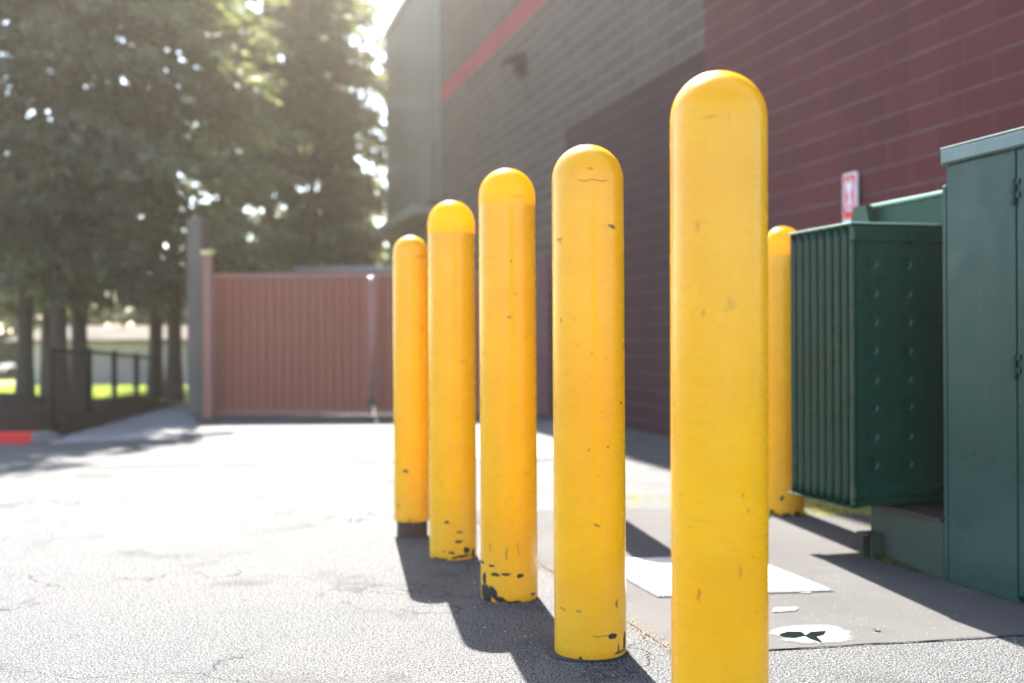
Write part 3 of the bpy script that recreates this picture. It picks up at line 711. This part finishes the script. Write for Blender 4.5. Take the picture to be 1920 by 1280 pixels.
# ------------------------------------------------------------------ gate and posts
YG = 15.35
M_gate = simple('gate_maroon', (.27, .072, .046), .55, var=.12, scale=1.2)
M_gfr = simple('gate_frame_maroon', (.25, .088, .065), .5, var=.1, scale=2)
def gx(px, y=640): return P(px, y, YG).x
ztop = P(560, 512, YG).z; zbot = .012
def leafgate(xa, xb, label):
    g_ = empty('gate_leaf', (xa, YG, 0)); tag(g_, label, 'gate', 'maroon metal gate leaves'); w = xb - xa
    bm = bmesh.new(); per = .112; n = int(w / per) ; V = []
    for k in range(n * 4 + 1):
        x = .04 + (w - .08) * k / (n * 4); d = (0.0, 0.0, .035, .035)[k % 4]
        V.append([bm.verts.new((x, .01 - d, z)) for z in (zbot + .05, ztop - .06)])
    for a, b in zip(V, V[1:]): bm.faces.new((a[0], b[0], b[1], a[1]))
    link('corrugated_sheet', bm_mesh(bm, 'corrugated_sheet'), M_gate, g_)
    bm = bmesh.new()
    abox(bm, 0, w, -.035, .03, ztop - .065, ztop); abox(bm, 0, w, -.035, .03, zbot, zbot + .065)
    abox(bm, 0, .05, -.036, .031, zbot + .066, ztop - .066); abox(bm, w - .05, w, -.036, .031, zbot + .066, ztop - .066)
    link('gate_frame', bm_mesh(bm, 'gate_frame'), M_gfr, g_)
    return g_
x_a, x_m, x_b = gx(401), gx(698), gx(1006)
g1 = leafgate(x_a, x_m - .01, 'left maroon corrugated gate leaf with a drop bolt, left of the bollards')
g2 = leafgate(x_m + .03, x_b, 'right maroon corrugated gate leaf mostly behind the far bollards')
bm = bmesh.new(); xr_ = x_m - x_a + .0
cyl(bm, (xr_, -.07, P(700, 748, YG).z), (xr_, -.07, ztop - .12), .028, n=12)
link('cane_bolt', bm_mesh(bm, 'cane_bolt'), simple('bolt_pink', (.33, .14, .12), .45, .0), g1, True)
bm = bmesh.new(); cyl(bm, (xr_, -.07, .02), (xr_, -.07, P(700, 748, YG).z), .018, n=10); abox(bm, xr_ - .05, xr_ + .05, -.10, -.04, P(700, 748, YG).z - .08, P(700, 748, YG).z + .02)
link('drop_rod', bm_mesh(bm, 'drop_rod'), simple('rod_dark', (.03, .03, .03), .5, .3), g1)
bm = bmesh.new()
bmesh.ops.create_uvsphere(bm, u_segments=14, v_segments=8, radius=.04, matrix=Matrix.Translation((xr_, -.07, ztop - .09)))
link('bolt_knob', bm_mesh(bm, 'bolt_knob'), simple('bright_metal', (.7, .7, .7), .25, .9), g1, True)
bm = bmesh.new(); abox(bm, .25, .55, -.05, -.037, P(715, 655, YG).z, P(715, 650, YG).z)
link('latch', bm_mesh(bm, 'latch'), M_dark, g2)
# grey pillar, maroon hinge post, right post
def P3(px, py, Y): return P(px, py, Y)
xa, xb = P(351, 640, 15.6).x, P(379, 640, 15.6).x; zt = P(365, 409, 15.6).z
pil = box('pillar', (xa, xb, 15.6, 15.95, 0, zt), concrete_mat('grey_pillar', (.10, .084, .066), (.135, .115, .09)), None, .01)
tag(pil, 'tall grey square pillar beside the gate\'s maroon hinge post', 'pillar')
hp = empty('gate_post', ((P(389, 640, 14.9).x), 14.95, 0))
tag(hp, 'slim maroon gate post with a sunlit cap beside the grey pillar', 'gate post')
bm = bmesh.new(); abox(bm, -.062, .062, -.06, .06, 0, P(389, 478, 14.9).z, .008); link('post', bm_mesh(bm, 'post'), M_gfr, hp)
bm = bmesh.new(); abox(bm, -.075, .075, -.075, .075, P(389, 478, 14.9).z + .001, P(389, 470, 14.9).z, .006)
link('post_cap', bm_mesh(bm, 'post_cap'), simple('cap_sunlit', (.55, .45, .15), .5), hp)  # sunlight on the cap is put into its yellow colour
gp2 = box('gate_post', (x_b + .02, x_b + .16, YG - .07, YG + .09, 0, ztop + .25), simple('dark_maroon_post', (.12, .035, .045), .6), None, .008)
tag(gp2, 'dark maroon gate post standing against the block wall at the right of the gate', 'gate post')
# low rear wall of the gated yard, only its top rail shows over the gate
xa, xb = P(452, 640, 19.5).x, P(800, 640, 19.5).x
rw = empty('yard_fence', (xa, 19.5, 0)); tag(rw, 'grey fence with a pale top rail showing just above the gate', 'fence')
zt2 = P(600, 508, 19.5).z
box('panel', (0, xb - xa, 0, .06, 0, zt2), simple('fence_grey', (.12, .12, .12), .8), rw)
box('top_rail', (-.02, xb - xa + .02, -.04, .10, zt2 + .002, P(600, 500, 19.5).z), simple('rail_grey', (.22, .235, .24), .5), rw)
box('post', (-.09, -.003, -.02, .08, 0, P(452, 512, 19.5).z), M_dark, rw)
br0 = empty('brace_cable', P(402, 468, 15.3)); tag(br0, 'dark cable slanting down from the pillar to the gate top', 'cable')
bm = bmesh.new(); q1 = P(400, 468, 15.5) - br0.location; q2 = P(455, 507, 15.5) - br0.location; cyl(bm, q1, q2, .012, n=8); link('cable', bm_mesh(bm, 'cable'), M_dark, br0)

# ------------------------------------------------------------------ left side: kerb, path, bed, lawn
M_side = concrete_mat('path_concrete', (.12, .117, .11), (.17, .165, .155))
M_kerb = concrete_mat('kerb_concrete', (.11, .11, .11), (.16, .158, .155))
pth = [G(88, 833), G(330, 822), G(372, 800), G(352, 762), G(300, 756), G(215, 790), G(150, 806)]
tag(sheet('path', ragged(pth, .1, .02, 4), .006, M_side), kind='structure')
# red painted kerb with chips
t = NT('red_kerb'); c = t.mix(t.noise(4, 4), (.55, .025, .03), (.66, .04, .04))
c = t.mix(t.ramp(t.math('SUBTRACT', t.noise(7, 5, .6), .60), 0, .02), c, (.06, .055, .055)); t.set(Base_Color=c, Roughness=.8); t.b.inputs['Specular IOR Level'].default_value = .1
kz = .105
ka, kb = G(-700, 846), G(58, 831); kc = kb + Vector((.05, .22, 0)); kd = ka + Vector((0, .2, 0))
ko = prism('kerb', [ka, kb, kc, kd], 0, kz, t.m, None, .02)
tag(ko, 'red painted kerb with chipped spots at the edge of the mulch bed', 'kerb')
# concrete ramp return
bm = bmesh.new(); e1 = G(98, 830); e2 = e1 + Vector((.02, .3, 0))
v = [bm.verts.new(p) for p in (Vector((kb.x + .003, kb.y, 0)), Vector((e1.x, e1.y, 0)), Vector((e2.x, e2.y, 0)), Vector((kc.x + .003, kc.y, 0)), Vector((kb.x + .003, kb.y, kz)), Vector((kc.x + .003, kc.y, kz)), Vector((kb.x + .10, kb.y, kz)), Vector((kc.x + .09, kc.y, kz)))]
for f in ((0, 3, 2, 1), (0, 4, 5, 3), (4, 6, 7, 5), (6, 1, 2, 7), (0, 1, 6, 4), (3, 5, 7, 2)): bm.faces.new([v[i] for i in f])
tag(link('kerb_end', bm_mesh(bm, 'kerb_end'), M_kerb), 'unpainted concrete kerb end ramping down beside the red kerb', 'kerb')

def terrain(name, poly_fn, x0, x1, y0, y1, nx, ny, hf, mat, kind, label=None):
    bm = bmesh.new(); g = {}
    for j in range(ny + 1):
        for i in range(nx + 1):
            x = x0 + (x1 - x0) * i / nx; y = y0 + (y1 - y0) * j / ny
            x, y = poly_fn(i / nx, j / ny)
            g[i, j] = bm.verts.new((x, y, hf(x, y, i / nx, j / ny)))
    for j in range(ny):
        for i in range(nx): bm.faces.new((g[i, j], g[i + 1, j], g[i + 1, j + 1], g[i, j + 1]))
    return tag(link(name, bm_mesh(bm, name), mat, None, True), label, kind=kind)
# mulch bed: from behind the kerb to the lawn
A_, B_, C_, D_ = kd + Vector((0, .01, 0)), G(118, 819), G(340, 757), G(-500, 762)
def bil(u, v):
    p = A_.lerp(B_, u).lerp(D_.lerp(C_, u), v); return p.x, p.y
t = NT('mulch'); c = t.mix(t.ramp(t.noise(9, 6, .7), .3, .7), (.014, .008, .006), (.045, .026, .018)); t.set(Base_Color=c, Roughness=.95); t.b.inputs['Specular IOR Level'].default_value = .05; t.bump(t.noise(22, 5, .7), .8, .04)
terrain('mulch_bed', bil, 0, 1, 0, 1, 90, 40, lambda x, y, u, v: .02 + (.10 + .16 * max(0, mnoise.noise(Vector((x * .9, y * .5, 2))) + .25)) * min(1, v * 5, (1 - u) * 14 if u > .9 else 1) * (1 if v < .9 else (1 - v) * 10) + .02 * mnoise.noise(Vector((x * 7, y * 7, 0))), t.m, 'structure')
t = NT('lawn'); c = t.mix(t.ramp(t.noise(2.5, 6, .7), .3, .7), (.20, .28, .035), (.32, .38, .06)); t.set(Base_Color=c, Roughness=.9); t.bump(t.noise(40, 4, .7), .8, .04)
lw = [G(-1500, 764), G(420, 757), G(440, 700), G(-1500, 700)]
tag(sheet('lawn', [G(-900, 765), G(352, 757), P(440, 640, 33), P(-1300, 640, 33)], .008, t.m), kind='structure')
# grass blades on the lawn
rr = random.Random(3); bm = bmesh.new()
for _ in range(9000):
    Y_ = rr.uniform(17.8, 26); X_ = rr.uniform(-.60, -.285) * Y_; h = rr.uniform(.03, .07); a = rr.uniform(0, 3.14); w = .02
    dx, dy = math.cos(a) * w, math.sin(a) * w
    bm.faces.new([bm.verts.new((X_ - dx, Y_ - dy, .006)), bm.verts.new((X_ + dx, Y_ + dy, .006)), bm.verts.new((X_ + rr.uniform(-.03, .03), Y_ + rr.uniform(-.03, .03), h))])
tag(link('grass', bm_mesh(bm, 'grass'), foliage_mat('grass_blade', (.20, .28, .04), (.32, .38, .07), .4)), 'short bright grass on the lawn', kind='stuff')

# dark mesh fence: a panel beside the path and a run going back
def mesh_mat(name, k):
    t = NT(name); ob = t.tc.outputs['Object']; sep = t.new('SeparateXYZ'); t.put(sep.inputs[0], ob)
    a = t.math('ADD', sep.outputs[0], sep.outputs[2]); b = t.math('SUBTRACT', sep.outputs[0], sep.outputs[2])
    fa = t.math('FRACT', t.math('MULTIPLY', a, 14)); fb = t.math('FRACT', t.math('MULTIPLY', b, 14))
    w = t.math('MAXIMUM', t.math('LESS_THAN', fa, k), t.math('LESS_THAN', fb, k))
    t.set(Base_Color=(.018, .018, .02), Roughness=.5)
    tb = t.new('BsdfTransparent'); mx = t.new('MixShader'); t.put(mx.inputs[0], w); t.put(mx.inputs[1], tb.outputs[0]); t.put(mx.inputs[2], t.b.outputs[0]); t.put(t.out.inputs[0], mx.outputs[0])
    return t.m
M_blk = simple('black_post', (.016, .015, .015), .7, spec=.1)
def fence(name, pts, tops, mat, label, mid=False):
    base = pts[0]; root = empty(name, base); tag(root, label, 'fence')
    hs = []
    for (p, (px, py)) in zip(pts, tops):
        hs.append(P(px, py, p.y).z)
    for k, (p, h) in enumerate(zip(pts, hs)):
        bm = bmesh.new(); q = p - base; cyl(bm, (q.x, q.y, -.05), (q.x, q.y, h + .03), .042, n=12); link('post', bm_mesh(bm, 'post'), M_blk, root, True)
    for k in range(len(pts) - 1):
        a = pts[k] - base; b = pts[k + 1] - base; d = (b - a); L = d.length; ang = math.atan2(d.y, d.x)
        for nm, zf in (('rail', 0), ('rail', 1)):
            bm = bmesh.new(); ha, hb = (hs[k] - .02, hs[k + 1] - .02) if zf == 0 else (.09, .09)
            cyl(bm, (a.x, a.y, ha), (b.x, b.y, hb), .025, n=10); link(nm, bm_mesh(bm, nm), M_blk, root, True)
        bm = bmesh.new(); bm.faces.new([bm.verts.new(v) for v in ((0, 0, .1), (L, 0, .1), (L, 0, hs[k + 1] - .03), (0, 0, hs[k] - .03))])
        o = link('chain_link_mesh', bm_mesh(bm, 'chain_link_mesh'), mat, root); o.location = a; o.rotation_euler = (0, 0, ang)
    return root
fence('chain_link_fence', [G(97, 815), G(163, 793)], [(97, 655), (163, 655)], mesh_mat('dense_mesh', .52), 'dark dense mesh fence panel standing at the corner of the mulch bed')
fence('chain_link_fence', [G(168, 786), G(215, 770), G(256, 763), G(292, 757)], [(168, 656), (215, 661), (256, 665), (292, 668)], mesh_mat('open_mesh', .16), 'open dark chain link fence running back between the tree trunks')

# pale building beyond the lawn
hx0, hx1 = P(40, 640, 27).x, P(425, 640, 27).x
hs = empty('shed', (hx0, 27, 0)); tag(hs, 'low pale grey shed with a white roof beyond the lawn', 'shed')
bm = bmesh.new(); wd_ = hx1 - hx0; he = P(250, 642, 27).z
n = int(wd_ / .15); V = []
for k in range(n * 2 + 1): V.append([bm.verts.new((wd_ * k / (2 * n), -.03 * (k % 2), z)) for z in (0, he)])
for a, b in zip(V, V[1:]): bm.faces.new((a[0], b[0], b[1], a[1]))
link('wall', bm_mesh(bm, 'wall'), simple('shed_grey', (.38, .33, .39), .6), hs)
box('wall', (0.01, wd_ - .01, .02, 5, 0, he - .02), simple('shed_grey2', (.30, .31, .34), .6), hs)
bm = bmesh.new(); zr = he + .35
v = [bm.verts.new(q) for q in ((-.3, -.3, he), (wd_ + .3, -.3, he), (wd_ + .3, 2.6, zr), (-.3, 2.6, zr), (-.3, 5.3, he), (wd_ + .3, 5.3, he), (-.3, -.3, he + .08), (wd_ + .3, -.3, he + .08), (wd_ + .3, 2.6, zr + .08), (-.3, 2.6, zr + .08), (-.3, 5.3, he + .08), (wd_ + .3, 5.3, he + .08))]
for f in ((0, 1, 2, 3), (3, 2, 5, 4), (6, 9, 8, 7), (9, 10, 11, 8), (0, 6, 7, 1), (4, 5, 11, 10), (0, 3, 9, 6), (3, 4, 10, 9), (1, 7, 8, 2), (2, 8, 11, 5)): bm.faces.new([v[i] for i in f])
link('roof', bm_mesh(bm, 'roof'), simple('shed_roof', (.13, .115, .10), .9, var=.6, scale=1.5, spec=0.0), hs)

# ------------------------------------------------------------------ trees
def crown_mesh(name, seed, H, h0, rad_, shape, ntri, leafsize, droop, dens_=7.5):
    """sprays of small pointed leaf faces along drooping limbs; gaps between limbs let the sky through"""
    rr = random.Random(seed); V = []; Fc = []
    nb = int((H - h0) * dens_)
    per = ntri // nb
    limbs = []
    for b in range(nb):
        t = (b + rr.random()) / nb; z = h0 + (H - h0) * t
        if shape == 'cone': rad = rad_ * (1 - t) ** .75 * (.65 + .35 * min(1, t * 8)) + .15
        else: rad = rad_ * math.sin(math.pi * min(.97, .16 + .84 * t)) ** .6
        az = rr.uniform(0, 6.283); L = rad * rr.uniform(.72, 1.12)
        dz = -droop * L * rr.uniform(.5, 1.3) + .12 * L
        d = Vector((math.cos(az), math.sin(az), 0)); side = Vector((-d.y, d.x, 0))
        limbs.append((z, d, L, dz))
        nn = max(8, int(per * (L / rad_) * 1.6))
        for _ in range(nn):
            s = rr.random() ** .75
            wob = rr.gauss(0, 1) * (.10 + .22 * L * s * (1.15 - s))
            p = Vector((0, 0, z)) + d * (L * s) + side * wob + Vector((0, 0, dz * s * s + rr.gauss(0, .05) - abs(wob) * .25))
            ls = leafsize * rr.uniform(.6, 1.7)
            dirv = (d * rr.uniform(.5, 1.1) + side * (rr.uniform(-.7, .7)) + Vector((0, 0, rr.uniform(-.95, .05)))).normalized()
            wv = dirv.cross(Vector((rr.gauss(0, 1), rr.gauss(0, 1), rr.gauss(0, 1)))).normalized() * ls * rr.uniform(.10, .19)
            i = len(V); V += [p - wv, p + dirv * ls * .5 - wv * .2 + wv * 1.6, p + dirv * ls, p + dirv * ls * .45 - wv * 1.4]
            Fc.append((i, i + 1, i + 2, i + 3))
    me = bpy.data.meshes.new(name); me.from_pydata(V, [], Fc); me.update()
    return me, limbs
def trunk_mesh(name, seed, H, r, limbs):
    rr = random.Random(seed); bm = bmesh.new(); n = 10; ks = 12; rings = []
    for k in range(ks + 1):
        t = k / ks; z = H * .96 * t; rad = r * (1 - t) ** .8 + .012 + r * .4 * math.exp(-z * 4)
        ox = .05 * math.sin(seed + z * .6); oy = .04 * math.cos(seed * 2 + z * .5)
        rings.append([bm.verts.new((ox + rad * math.cos(6.2832 * i / n) * (1 + .12 * math.sin(3 * i + seed) * math.exp(-z * 2)), oy + rad * math.sin(6.2832 * i / n), z - .05)) for i in range(n)])
    for a, b in zip(rings, rings[1:]):
        for i in range(n): bm.faces.new((a[i], a[(i + 1) % n], b[(i + 1) % n], b[i]))
    for (z, d, L, dz) in limbs[::2]:
        p0 = Vector((0, 0, z)); p1 = p0 + d * L * .5 + Vector((0, 0, dz * .25)); p2 = p0 + d * L * .9 + Vector((0, 0, dz * .8))
        rb = .012 + .018 * L * .5
        cyl(bm, p0, p1, rb, rb * .6, 5, False); cyl(bm, p1, p2, rb * .6, rb * .2, 5, False)
    return bm_mesh(bm, name)
M_bark = simple('bark', (.042, .030, .023), .95, var=.4, scale=9, bump=.9, bscale=14)
FM = {'cedar': foliage_mat('cedar_leaves', (.062, .072, .048), (.125, .135, .082), .48),
      'lit': foliage_mat('sunlit_leaves', (.068, .080, .040), (.14, .152, .078), .45),  # sunny yellow-green put into the leaf colour
      'olive': foliage_mat('olive_leaves', (.058, .065, .034), (.118, .122, .062), .46),
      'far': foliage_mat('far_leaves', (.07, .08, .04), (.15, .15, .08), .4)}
protos = {}
def proto(kind):
    if kind in protos: return protos[kind]
    spec = {'cedar': (101, 10.4, 2.0, 2.2, 'cone', 6300, .20, .35), 'wide': (202, 10.6, 1.9, 2.6, 'round', 6400, .20, .42),
            'column': (303, 12.0, 1.2, 1.05, 'cone', 7600, .22, .25), 'loose': (404, 11.5, 2.2, 1.7, 'round', 4200, .22, .35),
            'high': (505, 12.5, 5.6, 1.9, 'round', 5200, .24, .4), 'bush': (606, 4.5, .2, 2.4, 'round', 11000, .20, .25)}[kind]
    seed, H, h0, rad_, sh, nt, ls, dr = spec
    c, limbs = crown_mesh('crown_' + kind, seed, H, h0, rad_, sh, nt, ls, dr)
    protos[kind] = (c, trunk_mesh('trunk_' + kind, seed, H, {'cedar': .115, 'wide': .12, 'column': .09, 'loose': .10, 'high': .17, 'bush': .05}[kind], limbs)); return protos[kind]
def tree(kind, foliage, px, Y, label, s=1.0, rz=0.0, sz=None, lean=0.0, group=None, name='conifer_tree'):
    c, tk = proto(kind); p = P(px, 640, Y)
    root = empty(name, (p.x, Y, 0)); root.rotation_euler = (0, lean, rz); root.scale = (s, s, sz or s)
    tag(root, label, 'tree', group)
    key = (kind, foliage)
    if key not in protos:
        c2 = c.copy() if any(k[0] == kind for k in protos if isinstance(k, tuple)) else c
        c2.materials.clear(); c2.materials.append(FM[foliage]); protos[key] = c2
    if not tk.materials: tk.materials.append(M_bark)
    a = bpy.data.objects.new('trunk', tk); col.objects.link(a); a.parent = root
    for q in tk.polygons: q.use_smooth = True
    b = bpy.data.objects.new('crown', protos[key]); col.objects.link(b); b.parent = root
    return root
GL, GG, GF = 'conifers over the mulch bed', 'trees behind the gate', 'distant trees beyond the lawn'
tree('cedar', 'cedar', 42, 17.9, 'dark conifer in the mulch bed, leftmost of those whose trunk shows', 1.0, .3, None, 0, GL)
tree('wide', 'cedar', 88, 19.2, 'dark conifer leaning slightly right just behind the fence corner post', .98, 1.7, None, R(-3), GL)
tree('wide', 'cedar', 114, 17.4, 'dark conifer whose trunk stands right behind the dense mesh fence panel', 1.0, 3.0, None, 0, GL)
tree('cedar', 'cedar', 152, 18.2, 'dark conifer with a straight trunk at the right edge of the dense mesh panel', 1.05, 4.4, None, 0, GL)
tree('wide', 'cedar', 291, 19.4, 'conifer with a thin upright trunk at the far end of the chain link fence', .92, 2.2, None, 0, GL)
tree('cedar', 'lit', 322, 18.8, 'bright leaved conifer with sunlit branch tips beside the grey pillar', 1.0, 5.5, None, R(2), GL)
tree('cedar', 'cedar', -60, 17.6, 'dark conifer at the left edge of the picture, trunk out of sight', 1.05, 5.0, None, 0, GL)
tree('column', 'olive', 420, 24.5, 'narrow dark tree just right of the grey pillar, behind the gate', 1.05, .5, None, 0, GG)
tree('high', 'olive', 505, 26, 'tree with a dark upright trunk above the left gate leaf', 1.0, 2.5, .88, 0, GG)
tree('high', 'cedar', 545, 27, 'tree with a thick dark trunk above the middle of the left gate leaf', 1.0, 4.1, .86, 0, GG)
tree('column', 'olive', 590, 25.5, 'tall columnar evergreen with a rounded sunny right edge', 1.12, 1.3, 1.0, 0, GG)
tree('column', 'olive', 622, 27, 'columnar evergreen at the right end of the dense row', 1.0, 4.3, .95, 0, GG)
tree('high', 'olive', 440, 29, 'slim bare trunked tree between the pillar and the thick trunks', .9, 5.1, .95, 0, GG)
tree('loose', 'olive', 645, 29, 'loose tree with a thin trunk and sky showing through, beside the building end', .8, .2, .95, 0, GG)
tree('loose', 'lit', 690, 31, 'loose bright tree closest to the metal end of the building', .72, 3.3, .92, 0, GG)
for k, (px, Y, kd_, fo, s, lb) in enumerate([
    (95, 34, 'bush', 'far', .62, 'low pale bush showing left of the dense mesh panel over the shed'), (185, 35, 'bush', 'olive', .6, 'low olive bush behind the shed roof, left half'),
    (262, 34, 'bush', 'far', .66, 'low pale bush behind the shed roof, right half'), (345, 35, 'bush', 'olive', .62, 'low olive bush just left of the grey pillar beyond the lawn'),
    (-40, 38, 'wide', 'far', .8, 'pale distant tree at the far left under the dark branches'), (120, 42, 'wide', 'olive', .9, 'distant round tree left of the shed roof'),
    (260, 44, 'wide', 'far', 1.0, 'distant pale tree above the shed roof'), (400, 40, 'wide', 'olive', 1.0, 'distant tree behind the grey pillar'),
    (500, 42, 'bush', 'far', 1.3, 'pale bushy growth low behind the left gate leaf'), (580, 45, 'wide', 'far', .85, 'distant tree seen between the trunks above the gate'),
    (665, 48, 'wide', 'olive', .9, 'distant tree behind the loose tree by the building end'), (560, 36, 'bush', 'olive', 1.15, 'dark bushy growth just over the gate top'),
    (640, 38, 'bush', 'far', 1.2, 'pale bush low behind the right end of the tree row'), (30, 33, 'bush', 'olive', .75, 'low bush between the leftmost trunks beyond the lawn')]):
    tree(kd_, fo, px, Y, lb, s, k * 1.3, None, 0, GF, 'broadleaf_tree' if kd_ != 'bush' else 'bush')

# ------------------------------------------------------------------ light
xs_, Fs = -310.0, 2200.0
S = Vector((xs_ / F, 1, 0)).normalized(); elev = math.atan(Fs / math.hypot(xs_, F)); S = (S * math.cos(elev) + Vector((0, 0, math.sin(elev)))).normalized()
az = math.atan2(S.x, S.y)
sun = bpy.data.lights.new('sun', 'SUN'); sun.energy = 5.0; sun.angle = R(.5); sun.color = (1, .955, .89)
so = bpy.data.objects.new('sun', sun); col.objects.link(so); so.rotation_euler = S.to_track_quat('Z', 'Y').to_euler(); so.location = (-4, 20, 25)
w = bpy.data.worlds.new('World'); scene.world = w; w.use_nodes = True
nt = w.node_tree; bg = nt.nodes['Background']; sky = nt.nodes.new('ShaderNodeTexSky'); sky.sky_type = 'NISHITA'; sky.sun_disc = False
sky.sun_elevation = elev; sky.sun_rotation = az; sky.air_density = 1.0; sky.dust_density = .7; sky.ozone_density = 1.0
nt.links.new(sky.outputs[0], bg.inputs[0]); bg.inputs[1].default_value = .108

# thin air volume added to stand in for lens flare veiling the trees
HAZE = True
if HAZE:
    bm = bmesh.new(); abox(bm, -45, 45, -12, 62, -1.0, 17)
    hm = bpy.data.materials.new('veil_air'); hm.use_nodes = True; t_ = hm.node_tree; t_.nodes.remove(t_.nodes['Principled BSDF'])
    pv = t_.nodes.new('ShaderNodeVolumePrincipled'); pv.inputs['Color'].default_value = (1.0, .88, .70, 1); pv.inputs['Density'].default_value = .0018; pv.inputs['Anisotropy'].default_value = .82
    t_.links.new(pv.outputs[0], t_.nodes['Material Output'].inputs['Volume'])
    tag(link('veil_haze', bm_mesh(bm, 'veil_haze'), hm), kind='stuff')

# ------------------------------------------------------------------ render settings
scene.render.engine = 'CYCLES'
vs = scene.view_settings; vs.view_transform = 'Standard'; vs.look = 'None'; vs.gamma = 1; vs.exposure = 2.78
cy = scene.cycles; cy.use_denoising = True; cy.max_bounces = 7; cy.diffuse_bounces = 4; cy.glossy_bounces = 3; cy.transmission_bounces = 6
cy.transparent_max_bounces = 12; cy.volume_bounces = 0; cy.sample_clamp_indirect = 8; cy.caustics_reflective = False; cy.caustics_refractive = False
scene.render.resolution_x = 1024; scene.render.resolution_y = 682
